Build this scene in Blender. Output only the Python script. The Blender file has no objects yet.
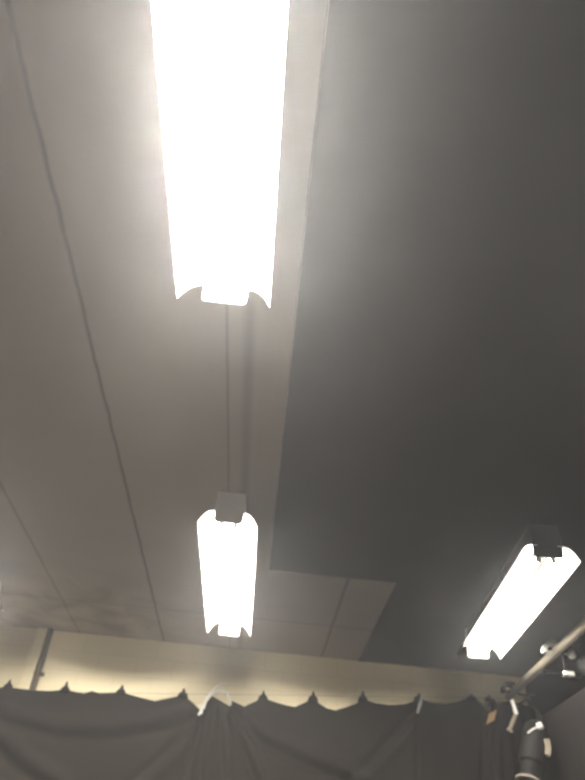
import bpy, bmesh, math, random
from mathutils import Vector, Matrix

random.seed(4)
S = bpy.context.scene
C = S.collection

# ------------------------------------------------------------------ camera
CAM = Vector((0, 0, 1.6))
F, CX, CY = 654.0, 292.5, 390.0
def _n(v): return v / v.length
dd = _n(Vector((232 - CX, 920 - CY, F)))             # room depth in camera axes (right, down, forward)
ll = Vector((1, .097, 0)); ll = _n(ll - dd * ll.dot(dd))
uu = ll.cross(dd)
if uu.y > 0: uu = -uu
cam = bpy.data.objects.new('camera', bpy.data.cameras.new('camera'))
C.objects.link(cam); S.camera = cam
M = Matrix(((ll.x, -ll.y, -ll.z, CAM.x), (dd.x, -dd.y, -dd.z, CAM.y), (uu.x, -uu.y, -uu.z, CAM.z), (0, 0, 0, 1)))
cam.matrix_world = M
cam.data.sensor_fit = 'AUTO'; cam.data.sensor_width = 36.0
cam.data.lens = F / 780 * 36.0
cam.data.clip_start = 0.02
cam.data.dof.use_dof = True                          # the phone missed focus: everything is a little soft
cam.data.dof.focus_distance = 1.5
cam.data.dof.aperture_fstop = 3.6

def ray(px, py):
    r = Vector((px - CX, py - CY, F)); return Vector((r.dot(ll), r.dot(dd), r.dot(uu)))
def at_y(px, py, y):
    r = ray(px, py); return CAM + r * (y / r.y)
def at_x(px, py, x):
    r = ray(px, py); return CAM + r * (x / r.x)

S.view_settings.view_transform = 'Standard'
S.view_settings.look = 'None'
S.view_settings.exposure = 0.0
S.view_settings.gamma = 1.0
S.view_settings.use_curve_mapping = False

# ------------------------------------------------------------------ materials
def new_mat(name):
    m = bpy.data.materials.new(name); m.use_nodes = True
    nt = m.node_tree
    return m, nt, nt.nodes['Principled BSDF']

def mat(name, col, rough=.6, metal=0.0, var=.12, scale=8.0, bump=0.0, bscale=60.0, sheen=0.0, spec=.5):
    m, nt, b = new_mat(name)
    N, L = nt.nodes, nt.links
    tc = N.new('ShaderNodeTexCoord')
    no = N.new('ShaderNodeTexNoise'); no.inputs['Scale'].default_value = scale; no.inputs['Detail'].default_value = 5
    L.new(tc.outputs['Object'], no.inputs['Vector'])
    mr = N.new('ShaderNodeMapRange'); mr.inputs['To Min'].default_value = 1 - var; mr.inputs['To Max'].default_value = 1 + var
    L.new(no.outputs['Fac'], mr.inputs['Value'])
    mx = N.new('ShaderNodeVectorMath'); mx.operation = 'SCALE'; mx.inputs[0].default_value = col
    L.new(mr.outputs[0], mx.inputs['Scale'])
    L.new(mx.outputs[0], b.inputs['Base Color'])
    b.inputs['Roughness'].default_value = rough; b.inputs['Metallic'].default_value = metal
    b.inputs['Specular IOR Level'].default_value = spec
    b.inputs['Sheen Weight'].default_value = sheen
    if bump:
        n2 = N.new('ShaderNodeTexNoise'); n2.inputs['Scale'].default_value = bscale; n2.inputs['Detail'].default_value = 4
        L.new(tc.outputs['Object'], n2.inputs['Vector'])
        bp = N.new('ShaderNodeBump'); bp.inputs['Strength'].default_value = bump; bp.inputs['Distance'].default_value = .01
        L.new(n2.outputs['Fac'], bp.inputs['Height']); L.new(bp.outputs[0], b.inputs['Normal'])
    return m

enamel = mat('white_enamel', (.82, .80, .74), .35, var=.03)
galv = mat('galvanised_steel', (.26, .225, .165), .6, .15, var=.12, scale=14)
alu = mat('cast_aluminium', (.85, .83, .76), .4, .3, var=.06)
black_metal = mat('black_metal', (.010, .0095, .009), .65, var=.2, spec=.1)
black_cloth = mat('black_drape_cloth', (.013, .0115, .0105), .9, var=.12, bump=.2, bscale=300, spec=.08)
grey_cloth = mat('charcoal_cloth', (.0125, .011, .0092), .92, var=.08, bump=.2, bscale=300, spec=.08)
white_plastic = mat('white_plastic', (.8, .79, .74), .4, var=.03)
tan_card = mat('tan_card', (.55, .36, .17), .7, var=.08)
blue_plastic = mat('blue_grey_plastic', (.25, .32, .42), .35, var=.05)
steel_wire = mat('steel_wire', (.45, .38, .26), .5, .3, var=.05)
dark_brown = mat('dark_brown', (.13, .11, .085), .6, var=.2)
side_paint = mat('black_wall_paint', (.012, .011, .010), .9, spec=.1, var=.15, scale=3, bump=.2)
floor_mat = mat('stage_floor', (.030, .0275, .025), .7, var=.2, scale=3)
plaster = mat('black_plaster', (.05, .046, .042), .85, var=.1, scale=2)

def tube_mat(name, power):
    m, nt, b = new_mat(name)
    b.inputs['Base Color'].default_value = (.9, .9, .88, 1)
    b.inputs['Emission Color'].default_value = (1.0, .94, .86, 1)
    b.inputs['Emission Strength'].default_value = power
    return m
glow = tube_mat('lit_fluorescent_tube', 265.0)
glow_strong = tube_mat('boosted_lit_fluorescent_tube', 1000.0)  # power raised to strengthen the glare around the nearest fixture
glow_weak = tube_mat('dimmed_lit_fluorescent_tube', 118.0)  # power lowered to keep glare down around the slanted fixture

def seam(nt, coord, pos, half, noise=None, amp=.0):
    """1 on a line coord = pos, 0 away from it"""
    N, L = nt.nodes, nt.links
    a = N.new('ShaderNodeMath'); a.operation = 'SUBTRACT'; L.new(coord, a.inputs[0]); a.inputs[1].default_value = pos
    src = a.outputs[0]
    if noise is not None:
        w = N.new('ShaderNodeMath'); w.operation = 'MULTIPLY_ADD'; L.new(noise, w.inputs[0]); w.inputs[1].default_value = amp; L.new(src, w.inputs[2]); src = w.outputs[0]
    ab = N.new('ShaderNodeMath'); ab.operation = 'ABSOLUTE'; L.new(src, ab.inputs[0])
    r = N.new('ShaderNodeMapRange'); r.interpolation_type = 'SMOOTHSTEP'
    r.inputs['From Min'].default_value = half; r.inputs['From Max'].default_value = 0
    r.inputs['To Min'].default_value = 0; r.inputs['To Max'].default_value = 1
    L.new(ab.outputs[0], r.inputs['Value'])
    return r.outputs[0]

def gt(nt, coord, v, soft=.006):
    r = nt.nodes.new('ShaderNodeMapRange'); r.inputs['From Min'].default_value = v - soft; r.inputs['From Max'].default_value = v + soft
    nt.links.new(coord, r.inputs['Value']); return r.outputs[0]

def mth(nt, op, a, b):
    n = nt.nodes.new('ShaderNodeMath'); n.operation = op
    for i, v in enumerate((a, b)):
        if isinstance(v, (int, float)): n.inputs[i].default_value = v
        else: nt.links.new(v, n.inputs[i])
    return n.outputs[0]

def mixc(nt, fac, a, b):
    n = nt.nodes.new('ShaderNodeMix'); n.data_type = 'RGBA'
    if isinstance(fac, (int, float)): n.inputs[0].default_value = fac
    else: nt.links.new(fac, n.inputs[0])
    for k, v in ((6, a), (7, b)):
        if isinstance(v, tuple): n.inputs[k].default_value = (*v, 1)
        else: nt.links.new(v, n.inputs[k])
    return n.outputs[2]

LIGHT_CEIL, BLACK_CEIL = (.41, .36, .305), (.042, .038, .034)
def ceiling_mat():
    m, nt, b = new_mat('painted_ceiling_panels')
    N, L = nt.nodes, nt.links
    tc = N.new('ShaderNodeTexCoord'); sp = N.new('ShaderNodeSeparateXYZ')
    L.new(tc.outputs['Object'], sp.inputs[0]); X, Y = sp.outputs['X'], sp.outputs['Y']
    n1 = N.new('ShaderNodeTexNoise'); n1.inputs['Scale'].default_value = 1.6; n1.inputs['Detail'].default_value = 6
    L.new(tc.outputs['Object'], n1.inputs['Vector'])
    n2 = N.new('ShaderNodeTexNoise'); n2.inputs['Scale'].default_value = 5; n2.inputs['Detail'].default_value = 3
    L.new(tc.outputs['Object'], n2.inputs['Vector'])
    wob = mth(nt, 'SUBTRACT', n2.outputs['Fac'], .5)
    # pale paint with old water stains near the far left corner
    base = mixc(nt, n1.outputs['Fac'], tuple(c * .93 for c in LIGHT_CEIL), tuple(c * 1.07 for c in LIGHT_CEIL))
    st = N.new('ShaderNodeTexNoise'); st.inputs['Scale'].default_value = 2.6; st.inputs['Detail'].default_value = 7; st.inputs['Distortion'].default_value = .6
    L.new(tc.outputs['Object'], st.inputs['Vector'])
    zone = mth(nt, 'MULTIPLY', gt(nt, Y, 5.9, .7), mth(nt, 'SUBTRACT', 1.0, gt(nt, X, -.9, .4)))
    stain = mth(nt, 'MULTIPLY', gt(nt, st.outputs['Fac'], .56, .06), zone)
    base = mixc(nt, mth(nt, 'MULTIPLY', stain, .35), base, (.20, .165, .13))
    pale = mth(nt, 'MULTIPLY', mth(nt, 'SUBTRACT', 1.0, gt(nt, st.outputs['Fac'], .42, .05)), zone)
    base = mixc(nt, mth(nt, 'MULTIPLY', pale, .25), base, (.66, .58, .45))
    # a scuffed dark patch and a small mark
    # black-painted area: right of x = 0, with a pale panel left at the far end
    blk = mth(nt, 'MAXIMUM', mth(nt, 'MULTIPLY', gt(nt, X, .003), mth(nt, 'SUBTRACT', 1.0, gt(nt, Y, 5.13))), gt(nt, X, 1.06))
    n3 = N.new('ShaderNodeTexNoise'); n3.inputs['Scale'].default_value = 3; n3.inputs['Detail'].default_value = 4
    L.new(tc.outputs['Object'], n3.inputs['Vector'])
    black = mixc(nt, n3.outputs['Fac'], tuple(c * .88 for c in BLACK_CEIL), tuple(c * 1.12 for c in BLACK_CEIL))
    col = mixc(nt, blk, base, black)
    s = None
    for c_, p_, h_, w_, k_ in ((X, -1.035, .018, .02, .6), (X, -1.94, .02, .02, .3), (X, -.325, .014, .008, .25), (X, -.215, .05, .01, .2),
                               (X, .665, .022, .01, .4), (X, -2.85, .02, .02, .5), (Y, 6.27, .03, .01, .22)):
        q = mth(nt, 'MULTIPLY', seam(nt, c_, p_, h_, wob, w_), k_)
        s = q if s is None else mth(nt, 'MAXIMUM', s, q)
    s = mth(nt, 'MULTIPLY', s, mth(nt, 'SUBTRACT', 1.0, mth(nt, 'MULTIPLY', blk, .85)))
    col = mixc(nt, s, col, (.06, .053, .045))
    L.new(col, b.inputs['Base Color'])
    b.inputs['Roughness'].default_value = .9; b.inputs['Specular IOR Level'].default_value = .15
    return m

def block_mat():
    m, nt, b = new_mat('cream_painted_blockwork')
    N, L = nt.nodes, nt.links
    tc = N.new('ShaderNodeTexCoord'); mp = N.new('ShaderNodeMapping'); mp.inputs['Rotation'].default_value = (math.pi / 2, 0, 0)
    mp.inputs['Location'].default_value = (.12, .05, 0)
    L.new(tc.outputs['Object'], mp.inputs['Vector'])
    br = N.new('ShaderNodeTexBrick'); br.inputs['Scale'].default_value = 1.0
    br.inputs['Brick Width'].default_value = .385; br.inputs['Row Height'].default_value = .19
    br.inputs['Mortar Size'].default_value = .006; br.inputs['Mortar Smooth'].default_value = .6
    br.inputs['Color1'].default_value = (.78, .68, .45, 1); br.inputs['Color2'].default_value = (.80, .70, .465, 1)
    br.inputs['Mortar'].default_value = (.72, .62, .40, 1)
    L.new(mp.outputs[0], br.inputs['Vector'])
    L.new(br.outputs['Color'], b.inputs['Base Color'])
    b.inputs['Roughness'].default_value = .6
    bp = N.new('ShaderNodeBump'); bp.inputs['Strength'].default_value = .3; bp.inputs['Distance'].default_value = .006; bp.invert = True
    L.new(br.outputs['Fac'], bp.inputs['Height']); L.new(bp.outputs[0], b.inputs['Normal'])
    return m
blockwork = block_mat(); ceil_m = ceiling_mat()

# ------------------------------------------------------------------ mesh helpers
def box(bm, x0, x1, y0, y1, z0, z1, mtx=None):
    r = bmesh.ops.create_cube(bm, size=1)
    for v in r['verts']:
        v.co = Vector((x0 + (v.co.x + .5) * (x1 - x0), y0 + (v.co.y + .5) * (y1 - y0), z0 + (v.co.z + .5) * (z1 - z0)))
        if mtx: v.co = mtx @ v.co
    return r['verts']

def tube(bm, pts, rad, n=14, closed_ends=True):
    pts = [Vector(p) for p in pts]; rings = []
    up = Vector((0, 0, 1)); prev = None
    for i, p in enumerate(pts):
        t = (pts[min(i + 1, len(pts) - 1)] - pts[max(i - 1, 0)]).normalized()
        if prev is None:
            a = up if abs(t.dot(up)) < .9 else Vector((1, 0, 0))
            e1 = t.cross(a).normalized()
        else:
            e1 = (prev - t * prev.dot(t)).normalized()
        prev = e1; e2 = t.cross(e1)
        r = rad[i] if isinstance(rad, (list, tuple)) else rad
        rings.append([bm.verts.new(p + (e1 * math.cos(k * 2 * math.pi / n) + e2 * math.sin(k * 2 * math.pi / n)) * r) for k in range(n)])
    for a, b in zip(rings, rings[1:]):
        for k in range(n): bm.faces.new((a[k], a[(k + 1) % n], b[(k + 1) % n], b[k]))
    if closed_ends:
        bm.faces.new(rings[0][::-1]); bm.faces.new(rings[-1])

def strip(bm, prof, thick, width, mtx):
    """a bent flat bar: 2D profile (a, b), thickness in its plane, extruded to width along the third axis; mtx takes (a, w, b)"""
    P = [Vector((p[0], p[1])) for p in prof]; L, R = [], []
    for i, p in enumerate(P):
        t = (P[min(i + 1, len(P) - 1)] - P[max(i - 1, 0)]).normalized(); n = Vector((-t.y, t.x)) * thick / 2
        L.append(p + n); R.append(p - n)
    ring = L + R[::-1]
    va = [bm.verts.new(mtx @ Vector((q.x, -width / 2, q.y))) for q in ring]
    vb = [bm.verts.new(mtx @ Vector((q.x, width / 2, q.y))) for q in ring]
    n = len(P); m = len(ring)
    for k in range(m): bm.faces.new((va[k], va[(k + 1) % m], vb[(k + 1) % m], vb[k]))
    for i in range(n - 1):
        for v in (va, vb): bm.faces.new((v[i], v[i + 1], v[m - 2 - i], v[m - 1 - i]))

def lathe(bm, prof, mtx, n=28):
    rings = []
    for r, z in prof:
        if r < 1e-6: rings.append([bm.verts.new(mtx @ Vector((0, 0, z)))])
        else: rings.append([bm.verts.new(mtx @ Vector((r * math.cos(k * 2 * math.pi / n), r * math.sin(k * 2 * math.pi / n), z))) for k in range(n)])
    for a, b in zip(rings, rings[1:]):
        for k in range(n):
            q = [a[k % len(a)], a[(k + 1) % len(a)], b[(k + 1) % len(b)], b[k % len(b)]]
            q = list(dict.fromkeys(q))
            if len(q) > 2: bm.faces.new(q)

def obj(name, bm, m, parent=None, smooth=False, bevel=0.0):
    bmesh.ops.recalc_face_normals(bm, faces=bm.faces)
    me = bpy.data.meshes.new(name); bm.to_mesh(me); bm.free()
    if smooth:
        for p in me.polygons: p.use_smooth = True
    o = bpy.data.objects.new(name, me); C.objects.link(o)
    me.materials.append(m)
    if parent: o.parent = parent
    if bevel:
        b = o.modifiers.new('bevel', 'BEVEL'); b.width = bevel; b.segments = 2; b.limit_method = 'ANGLE'
    return o

def tag(o, label, cat, group=None, kind=None):
    o['label'] = label; o['category'] = cat
    if group: o['group'] = group
    if kind: o['kind'] = kind
    return o

def thing(name, label, cat, loc=(0, 0, 0), rotz=0, group=None):
    o = bpy.data.objects.new(name, None); C.objects.link(o)
    o.location = loc; o.rotation_euler = (0, 0, rotz); o.empty_display_size = .1
    return tag(o, label, cat, group)

def copy_thing(root, loc, rotz, label):
    r = root.copy(); C.objects.link(r); r.location = loc; r.rotation_euler = (0, 0, rotz); r['label'] = label
    for ch in list(root.children):
        c = ch.copy(); C.objects.link(c); c.parent = r
        for g in ch.children:
            d = g.copy(); C.objects.link(d); d.parent = c
    return r

def struct(name, bm, m, label, cat):
    return tag(obj(name, bm, m), label, cat, kind='structure')

# ------------------------------------------------------------------ room shell
H, YW, XL, XR, YB = 3.85, 7.225, -4.2, 2.86, -4.6
T = .15
bm = bmesh.new(); box(bm, XL - T, XR + T, YB - T, YW + T, H, H + T)
struct('ceiling', bm, ceil_m, 'flat panelled ceiling, pale grey on one half and painted black on the other', 'ceiling')
bm = bmesh.new(); box(bm, XL - T, XR + T, YB - T, YW + T, -T, 0)
struct('floor', bm, floor_mat, 'dull black stage floor below the hung lights', 'floor')
bm = bmesh.new(); box(bm, XL, XR, YW, YW + T, 0, H)
struct('wall_back', bm, blockwork, 'cream painted block wall above the charcoal curtains', 'wall')
bm = bmesh.new(); box(bm, XL - T, XL, YB - T, YW + T, 0, H)
struct('wall_left', bm, plaster, 'plain black wall on the far side from the lighting pipe', 'wall')
bm = bmesh.new(); box(bm, XR, XR + T, YB - T, YW + T, 0, H)
struct('wall_right', bm, side_paint, 'black painted wall behind the lighting pipe', 'wall')
bm = bmesh.new(); box(bm, XL, XR, YB - T, YB, 0, H)
struct('wall_rear', bm, plaster, 'plain black wall facing the curtains', 'wall')

# ------------------------------------------------------------------ fluorescent fixtures
FL, ZT = 2.15, 3.60          # length, height of the reflector lips
HW, RW, RH = .095, .197, .098 # housing half width, reflector half width, reflector rise
def make_fixture(label):
    t = thing('ceiling_light', label, 'ceiling light', group='twin-tube fluorescent fixtures on the ceiling')
    top = H - ZT - .004
    bm = bmesh.new(); box(bm, -HW, HW, -FL / 2, FL / 2, RH, top)
    obj('housing', bm, enamel, t, bevel=.006)
    for s in (-1, 1):
        bm = bmesh.new(); n = 12; prof = []
        for i in range(n + 1):
            q = i / n; prof.append((s * (HW + q * (RW - HW)), RH * (1 - q ** 2.4)))
        strip(bm, [(s * (HW - .03), RH)] + prof, .003, FL, Matrix.Identity(4))
        obj('reflector_wing', bm, enamel, t, smooth=False)
    for e in (-1, 1):
        bm = bmesh.new(); y = e * (FL / 2 - .005)
        r = .022; zb = .018 if e < 0 else -.004; pts = [(-HW, top), (-HW, r + zb)]
        for k in range(5):
            a = math.pi + k / 4 * math.pi / 2; pts.append((-HW + r + r * math.cos(a), r + zb + r * math.sin(a)))
        pts += [(-p[0], p[1]) for p in pts[::-1]]
        va = [bm.verts.new((p[0], y - .004, p[1])) for p in pts]; vb = [bm.verts.new((p[0], y + .004, p[1])) for p in pts]
        bm.faces.new(va); bm.faces.new(vb[::-1]); m_ = len(pts)
        for k in range(m_): bm.faces.new((va[k], vb[k], vb[(k + 1) % m_], va[(k + 1) % m_]))
        obj('end_plate', bm, enamel, t)
    for x in (-.048, .048):
        for e in (-1, 1):
            bm = bmesh.new(); y = e * (FL / 2 - .075)
            box(bm, x - .016, x + .016, y - .012, y + .012, .012, RH)
            obj('lamp_holder', bm, white_plastic, t, bevel=.004)
        bm = bmesh.new(); tube(bm, [(x, -FL / 2 + .087, .04), (x, FL / 2 - .087, .04)], .019, 16)
        obj('fluorescent_tube', bm, glow, t, smooth=True)
    return t

fx = make_fixture('large blown-out twin-tube fluorescent fixture nearest overhead, cut off by the top edge')
fx.location = (-.304, 1.925 - FL / 2, ZT)
f2 = copy_thing(fx, (-.297, 4.995, ZT), 0, 'middle fluorescent fixture pointing at the curtains, hung in line beyond the overhead one')
f3 = copy_thing(fx, (1.885, 4.91, ZT - .03), math.radians(-4.6), 'slanted fluorescent fixture on the black ceiling above the lighting pipe')
f3.rotation_euler.x = math.radians(1.3)              # it droops at the near end
for x in (-.05, .05):
    bm = bmesh.new(); tube(bm, [(x, -.95, .24), (x, -.95, .298)], .006, 8); obj('ceiling_hanger', bm, black_metal, f3)
for ch in f3.children:                               # its housing and near end plate are black
    if ch.name.startswith('housing') or (ch.name.startswith('end_plate') and min(v.co.y for v in ch.data.vertices) < 0):
        ch.data = ch.data.copy(); ch.data.materials[0] = side_paint
copy_thing(fx, (-2.545, 4.965, ZT), 0, 'fluorescent fixture barely in view at the left edge of the pale ceiling')
copy_thing(fx, (1.93, .84, ZT), 0, 'added fluorescent fixture out of view over the near end of the black ceiling')  # unseen, added for the light it gives the room
copy_thing(fx, (-2.76, .84, ZT), 0, 'added fluorescent fixture out of view over the near end of the pale ceiling')  # also unseen, put in to light the room

for f_, g_ in ((fx, glow_strong), (f3, glow_weak)):      # brighter tubes in the nearest fixture, dimmer ones in the slanted one
    for ch in f_.children:
        if ch.name.startswith('fluorescent_tube'):
            ch.data = ch.data.copy(); ch.data.materials[0] = g_

# ------------------------------------------------------------------ curtains on a wire along the back wall
YC, YWIRE = 7.10, 7.115
def wire_z(x):
    a, b = at_y(150, 693.5, YWIRE), at_y(420, 697, YWIRE)
    return a.z + (x - a.x) * (b.z - a.z) / (b.x - a.x)
bm = bmesh.new(); tube(bm, [(XL, YWIRE, wire_z(XL)), (0, YWIRE, wire_z(0)), (XR, YWIRE, wire_z(XR))], .0035, 8)
tag(obj('curtain_wire', bm, steel_wire, smooth=True), 'thin taut steel wire along the cream wall carrying the charcoal curtains', 'wire')

def seg_dist(p, a, b):
    ab = b - a; t = max(0, min(1, (p - a).dot(ab) / max(ab.length_squared, 1e-9))); q = p - (a + ab * t)
    return q.length, (ab.x * q.y - ab.y * q.x), t

def curtain(edge_px, creases_px, label, m, y0, side_wave=.0, freq=5.0, phase=0., bottom=.03, ties=()):
    e = [at_y(px, py, y0) for px, py in edge_px]
    ex = [p.x for p in e]; ez = [p.z for p in e]
    def top(x):
        for i in range(len(ex) - 1):
            if x <= ex[i + 1] or i == len(ex) - 2:
                q = (x - ex[i]) / (ex[i + 1] - ex[i]); q = max(0, min(1, q)); return ez[i] + q * (ez[i + 1] - ez[i])
    cr = []
    for pts, amp, w in creases_px:
        P = [at_y(px, py, y0) for px, py in pts]; cr.append(([Vector((p.x, p.z)) for p in P], amp, w))
    nx = max(12, int((ex[-1] - ex[0]) / .013)); xs = [ex[0] + (ex[-1] - ex[0]) * i / nx for i in range(nx + 1)]
    xs = sorted(set(xs + ex))
    rows = [i * .013 for i in range(95)] + [1.3, 1.5, 1.8, 2.2, 2.6, 3.0, 3.3]
    bm = bmesh.new(); grid = []
    for d in rows:
        line = []
        for x in xs:
            tz = top(x); z = max(bottom, tz - d * (tz - bottom) / 3.3 if d > 1.22 else tz - d)
            if d > 1.22:
                za = tz - 1.222; z = za + (bottom - za) * (d - 1.222) / (3.3 - 1.222)
            y = y0; p = Vector((x, z)); fade = min(1, d / .12)
            for P, amp, w in cr:
                best = None
                for a, b in zip(P, P[1:]):
                    dist, sd, t = seg_dist(p, a, b)
                    if best is None or dist < best[0]: best = (dist, sd)
                sg = 1 if best[1] > 0 else -1
                s = best[0] * sg / w
                y += fade * amp * (-math.exp(-(s - .9) ** 2) + .8 * math.exp(-(s * 1.25 + .9) ** 2))
            y -= fade * side_wave * (math.sin(x * freq * 2 * math.pi + phase) + .4 * math.sin(x * freq * 3.3 + 1 + z))
            line.append(bm.verts.new((x, y, z)))
        grid.append(line)
    for a, b in zip(grid, grid[1:]):
        for k in range(len(xs) - 1): bm.faces.new((a[k], b[k], b[k + 1], a[k + 1]))
    o = obj('curtain', bm, m, smooth=True)
    so = o.modifiers.new('thickness', 'SOLIDIFY'); so.thickness = .004; so.offset = 0
    tag(o, label, 'curtain', 'curtains hung along the back wall')
    for px, py0, py1 in ties:                              # cloth gathered up to the wire and lashed over it
        a, b = at_y(px, py0, y0), at_y(px, py1, y0)
        bm = bmesh.new(); hgt = b.z - a.z
        lathe(bm, [(0, -.03), (.055, -.028), (.045, hgt * .12), (.03, hgt * .35), (.014, hgt * .5), (.017, hgt * .62), (.009, hgt * .8), (.003, hgt), (0, hgt)],
              Matrix.Translation(a) @ Matrix.Diagonal((1, .22, 1, 1)), 12)
        obj('curtain_tie', bm, m, o, smooth=True)
    return o

curtain([(-40, 686), (-10, 688), (8, 687), (30, 690), (50, 691), (65, 689.5), (84, 693.5), (92, 691), (100, 693.5), (121, 692), (140, 697.5), (155, 701), (170, 698), (183, 695), (191, 701), (198, 708), (203, 713)],
        [([(-40, 705), (0, 717), (60, 732), (110, 733), (160, 724), (196, 713)], .035, .07),
         ([(-40, 722), (0, 744), (22, 765), (60, 790)], .03, .07),
         ([(199, 716), (186, 738), (160, 764), (130, 790)], .035, .06),
         ([(201, 720), (192, 750), (183, 790)], .03, .045)],
        'widest charcoal curtain, slung between wall hooks beside the pale conduit, with one long sagging fold', grey_cloth, YC,
        ties=[(8, 687, 679), (65, 690, 681), (121, 692, 684.5), (183, 695, 688)])
curtain([(200, 716), (206, 703), (212, 696), (221, 701), (230, 706.5), (232, 701), (238, 703.5), (244, 706.5), (254, 702), (263, 698), (275, 702), (285, 705), (295, 707), (304, 703), (313, 699), (320, 704), (327, 708.5), (335, 710.5), (345, 707.5), (355, 704), (363, 699), (375, 703), (390, 705), (405, 704), (413, 701.5), (419, 697.5)],
        [([(212, 700), (207, 740), (202, 790)], .03, .045), ([(223, 705), (224, 745), (226, 790)], .03, .04),
         ([(236, 712), (262, 738), (300, 757), (345, 775), (370, 790)], .04, .06),
         ([(234, 716), (246, 748), (262, 790)], .035, .05),
         ([(418, 712), (400, 735), (372, 765), (340, 790)], .03, .055), ([(420, 714), (421, 750), (422, 790)], .03, .04)],
        'charcoal curtain in the middle, gathered beside the white cord with folds fanning down', grey_cloth, YC - .02,
        ties=[(263, 698, 690.5), (313, 699, 691), (363, 699, 690)])
curtain([(417, 700), (419, 697.5), (425, 700.5), (435, 702.5), (446, 703.5), (460, 701.5), (472, 696), (480, 702), (488, 710)],
        [([(488, 714), (487, 750), (486, 790)], .03, .04)],
        'short charcoal curtain between the white clip and the black corner drape', grey_cloth, YC,
        side_wave=.004, freq=3, ties=[(419, 698, 692.5), (472, 697, 693.5)])
curtain([(487, 718), (489.5, 697), (494, 700), (501, 702.5), (510, 701), (522, 704), (535, 708)],
        [([(497, 706), (496, 750), (495, 790)], .02, .04)],
        'narrow black drape in the corner under the end of the lighting pipe', black_cloth, YC - .06, side_wave=.012, freq=6,
        ties=[(489.5, 699, 695)])

# white cord looped over the wire, with a small white clip
p = [at_y(*q, 7.06) for q in ((201.5, 714), (203, 707), (206.5, 699), (211, 692), (217, 686.5), (223, 683.5), (226.5, 684))]
p2 = [at_y(*q, 7.055) for q in ((203.5, 709), (207, 700), (213, 693.5), (220, 690.5), (226, 692), (229, 697.5), (231, 705))]
def smooth_path(P, n=6):
    out = []
    for i in range(len(P) - 1):
        a, b, c, d = P[max(i - 1, 0)], P[i], P[i + 1], P[min(i + 2, len(P) - 1)]
        for k in range(n):
            t = k / n
            out.append(.5 * ((2 * b) + (c - a) * t + (2 * a - 5 * b + 4 * c - d) * t * t + (3 * b - a - 3 * c + d) * t ** 3))
    return out + [P[-1]]
bm = bmesh.new(); tube(bm, smooth_path(p), .008, 8); tube(bm, smooth_path(p2), .008, 8)
tag(obj('cord', bm, white_plastic, smooth=True), 'white cord looped up from the gap between two charcoal curtains', 'cord')
t = thing('spring_clip', 'small white clip pinching the curtain edge below the looped cord', 'clip', at_y(202, 707, 7.05))
bm = bmesh.new(); strip(bm, [(-.035, .0), (-.02, .025), (0, .012), (.02, .028), (.03, .0)], .012, .03, Matrix.Identity(4)); obj('clip_spring', bm, white_plastic, t, bevel=.002)
bm = bmesh.new(); strip(bm, [(.015, .01), (-.005, -.04), (-.022, -.075)], .022, .02, Matrix.Identity(4)); obj('clip_jaw', bm, white_plastic, t, bevel=.003)
a, b = at_y(422, 697, 7.04), at_y(417.5, 713, 7.03)
t = thing('curtain_peg', 'slim pale grey peg clipped on the curtain top where two curtains meet', 'clip', b)
pale_plastic = mat('pale_grey_plastic', (.42, .41, .38), .5, var=.04)
v = a - b
bm = bmesh.new(); tube(bm, [(0, 0, 0), v * .5, v], [.012, .016, .017], 10); obj('peg_arm', bm, pale_plastic, t, smooth=True)
bm = bmesh.new(); tube(bm, [v * .3 + Vector((0, .03, 0)), v * 1.02 + Vector((0, .022, 0))], [.009, .012], 10); obj('peg_jaw', bm, pale_plastic, t, smooth=True)

# tan tag on the black corner drape
c0 = at_y(491.5, 717, 6.99)
t = Matrix.Translation(c0) @ Matrix.Rotation(math.radians(20), 4, 'Y')
bm = bmesh.new()
vs = box(bm, -.032, .032, -.006, .006, -.055, .055)
for v in vs: v.co.z += v.co.x * 1.1; v.co = t @ v.co
tag(obj('hanging_card', bm, tan_card, bevel=.003), 'small tan card hanging at the edge of the black corner drape', 'card')

# dark upright tube and pipe chase on the wall
q0 = at_y(24.5, 690, YW)
bm = bmesh.new(); box(bm, q0.x - .055, q0.x + .055, YW - .05, YW, 0, H)
tag(obj('pipe_chase', bm, blockwork, bevel=.006), 'narrow cream boxed-in strip running up the block wall', 'pipe cover')
xq = q0.x + .088
t = thing('wall_dark_tube', 'thin dark tube climbing the cream wall beside the boxed strip', 'conduit', (xq, YW - .035, 0))
bm = bmesh.new(); tube(bm, [(0, 0, 0), (0, 0, H)], .026, 14); obj('dark_tube', bm, dark_brown, t, smooth=True)
zc = at_y(36.5, 674, YW).z
bm = bmesh.new(); box(bm, -.05, .062, .0, .04, zc - .015, zc + .015); obj('tube_strap', bm, dark_brown, t, bevel=.003)

# ------------------------------------------------------------------ lighting pipe with stage lights
PX, PR = 2.45, .037
def pz(y): return 3.512 + (5.7 - y) * .034           # the pipe dips a little towards the back wall
t = thing('lighting_pipe', 'long grey steel pipe hung under the black ceiling along the side wall', 'pipe', (PX, 0, 0))
bm = bmesh.new(); tube(bm, [(0, 1.0, pz(1.0)), (0, 3.8, pz(3.8)), (0, 6.66, pz(6.66))], PR, 24); obj('pipe_barrel', bm, galv, t, smooth=True)
for y in (2.0, 4.4):
    bm = bmesh.new(); tube(bm, [(0, y, pz(y) + PR), (0, y, H)], .007, 10); tube(bm, [(0, y - .018, pz(y)), (0, y + .018, pz(y))], PR + .005, 20)
    obj('pipe_hanger', bm, black_metal, t)

def rot_to(v):
    return v.to_track_quat('Z', 'Y').to_matrix().to_4x4()
I4 = Matrix.Identity(4)

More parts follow.
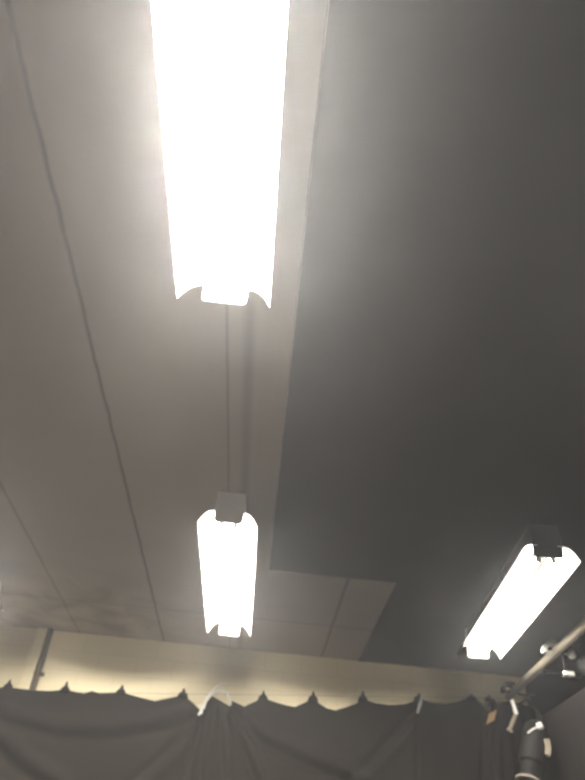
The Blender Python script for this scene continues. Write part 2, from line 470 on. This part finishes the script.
def spot(name_label, y, hook_m):
    t = thing('stage_spotlight', name_label, 'stage light', (PX, y, pz(y)), 0, 'stage lights clamped on the pipe')
    bm = bmesh.new(); prof = [(-.100, -.02), (-.100, .01), (-.088, .035), (-.063, .055), (-.03, .062), (.005, .058), (.032, .045), (.05, .015)]     # cast hook that drops over the pipe
    strip(bm, prof, .038, .06, I4)
    tube(bm, [(-.098, 0, -.005), (-PR - .002, 0, -.005)], .008, 8)
    return t, obj('pipe_clamp', bm, hook_m, t, bevel=.004)

def lamp(t, piv, aim, s, length, ring):
    A = Matrix.Translation(piv) @ rot_to(Vector(aim).normalized())
    bm = bmesh.new(); L = length
    lathe(bm, [(0, -.16 * s), (.05 * s, -.155 * s), (.085 * s, -.12 * s), (.1 * s, -.05 * s), (.1 * s, L * .55), (.082 * s, L * .6), (.082 * s, L), (.07 * s, L), (.068 * s, L * .8), (0, L * .72)], A)
    body = obj('lamp_body', bm, black_metal, t)
    bm = bmesh.new()
    lathe(bm, [(.082 * s, L - .012), (.104 * s, L - .012), (.104 * s, L + .008), (.08 * s, L + .008), (.082 * s, L - .012)], A)
    obj('front_ring', bm, ring, body)
    return body

# near one: hook over the pipe, a cross bar below it, the lamp turned away to the side
t, cl = spot('stage light with a pale hook over the pipe below the slanted fixture', 5.42, alu)
bm = bmesh.new(); tube(bm, [(-.14, 0, -.175), (.10, 0, -.175)], .011, 10); tube(bm, [(-.152, 0, -.175), (-.13, 0, -.175)], .019, 10)
obj('cross_bar', bm, black_metal, t)
bm = bmesh.new(); tube(bm, [(.054, 0, .005), (.05, 0, -.19)], .013, 10); obj('clamp_stem', bm, black_metal, t)
bm = bmesh.new(); box(bm, .025, .11, -.028, .028, -.190, -.155); obj('bar_plate', bm, alu, t, bevel=.006)
bm = bmesh.new(); tube(bm, [(.05, 0, -.012), (.11, -.005, -.012)], .010, 10); tube(bm, [(.085, -.03, -.025), (.092, -.035, -.025), (.12, -.055, -.025), (.128, -.06, -.025)], [.02, .036, .036, .024], 16); obj('clamp_knob', bm, alu, t, bevel=.004)
bm = bmesh.new(); strip(bm, [(.085, -.20), (.15, -.205), (.18, -.18), (.19, -.10)], .008, .035, I4); obj('yoke', bm, black_metal, t)
lamp(t, Vector((.22, -.1, -.12)), (.10, -.9, -.16), .8, .24, black_metal)

# far one: bright clamp handle, knob, black barrel pointing down
t, cl = spot('stage light with a black barrel hanging from the far end of the pipe', 6.5, black_metal)
bm = bmesh.new(); strip(bm, [(-.035, -.08), (-.022, -.095), (-.002, -.205)], .03, .04, I4); obj('clamp_handle', bm, alu, t, bevel=.006)
bm = bmesh.new(); tube(bm, [(-.006, 0, -.2), (-.055, 0, -.285), (-.085, 0, -.34)], [.017, .019, .014], 10); tube(bm, [(-.105, 0, -.33), (-.06, 0, -.355)], .012, 8); obj('handle_grip', bm, galv, t)
bm = bmesh.new(); tube(bm, [(PR, 0, -.02), (.115, 0, -.03)], .016, 10); tube(bm, [(.112, 0, -.03), (.145, 0, -.02)], .02, 8); obj('pinch_bolt', bm, galv, t)
bm = bmesh.new(); tube(bm, [(.14, 0, -.02), (.21, -.01, -.005)], .011, 8); obj('bolt_cap', bm, blue_plastic, t)
bm = bmesh.new(); strip(bm, [(.02, -.11), (.09, -.16), (.14, -.24), (.155, -.36), (.14, -.47)], .008, .04, Matrix.Translation((0, -.2, 0)) @ I4); obj('yoke', bm, black_metal, t)
bm = bmesh.new(); tube(bm, [(.02, -.2, -.12), (.02, 0, -.115)], .012, 8); obj('yoke_bar', bm, black_metal, t)
bm = bmesh.new(); tube(bm, [(-.03, -.29, -.42), (.02, -.29, -.385), (.075, -.285, -.36)], [.007, .008, .009], 10); tube(bm, [(.068, -.28, -.36), (.108, -.29, -.345)], .03, 14); obj('yoke_knob', bm, alu, t, bevel=.004)
bm = bmesh.new(); strip(bm, [(.128, -.455), (.132, -.52), (.112, -.585)], .05, .06, Matrix.Translation((0, -.28, 0))); obj('side_plate', bm, galv, t, bevel=.006)
lamp(t, Vector((.055, -.2, -.46)), (-.12, -.06, -.35), 1.1, .36, dark_brown)

# side drape over a rail along the black wall
RX, RZ, RR = 2.74, 3.215, .09
bm = bmesh.new(); tube(bm, [(RX, 1.0, RZ), (RX, 7.0, RZ)], RR - .012, 16)
rl = thing('drape_rail', 'dark rail on the side wall holding the thrown-over black drape', 'rail', (0, 0, 0))
obj('rail_bar', bm, black_metal, rl, smooth=True)
for y in (1.2, 3.2, 5.2, 6.9):
    bm = bmesh.new(); box(bm, RX, XR, y - .02, y + .02, RZ - .02, RZ + .02); obj('rail_bracket', bm, black_metal, rl)
bm = bmesh.new(); grid = []
for i in range(221):
    y = 1.05 + i * (5.9 / 220); line = []
    wv = .012 * math.sin(y * 9) + .008 * math.sin(y * 17 + 1)
    for k in range(46):
        if k < 14:
            a = math.radians(180 * k / 13); x, z = RX + RR * math.cos(a), RZ + RR * math.sin(a)
        else:
            d = (k - 13) * .1; z = max(.05, RZ - d); x = RX - RR + .13 * (1 - math.exp(-d * 2.2)) - wv * min(1, d / .6)
        line.append(bm.verts.new((x, y, z)))
    grid.append(line)
for a, b in zip(grid, grid[1:]):
    for k in range(45): bm.faces.new((a[k], a[k + 1], b[k + 1], b[k]))
o = obj('side_drape', bm, black_cloth, smooth=True)
so = o.modifiers.new('thickness', 'SOLIDIFY'); so.thickness = .004; so.offset = 0
tag(o, 'black drape thrown over a rail along the side wall below the lighting pipe', 'drape')

# ------------------------------------------------------------------ world: a closed room with thin haze added to imitate lens glare around the lamps
w = bpy.data.worlds.new('world'); S.world = w; w.use_nodes = True
w.node_tree.nodes['Background'].inputs['Color'].default_value = (0, 0, 0, 1)

wn, wl = w.node_tree.nodes, w.node_tree.links
vs = wn.new('ShaderNodeVolumeScatter'); vs.inputs['Density'].default_value = .0070; vs.inputs['Anisotropy'].default_value = .79
vs.inputs['Color'].default_value = (.97, .98, 1.0, 1)
wl.new(vs.outputs[0], wn['World Output'].inputs['Volume'])
S.cycles.volume_bounces = 0
S.cycles.caustics_reflective = False
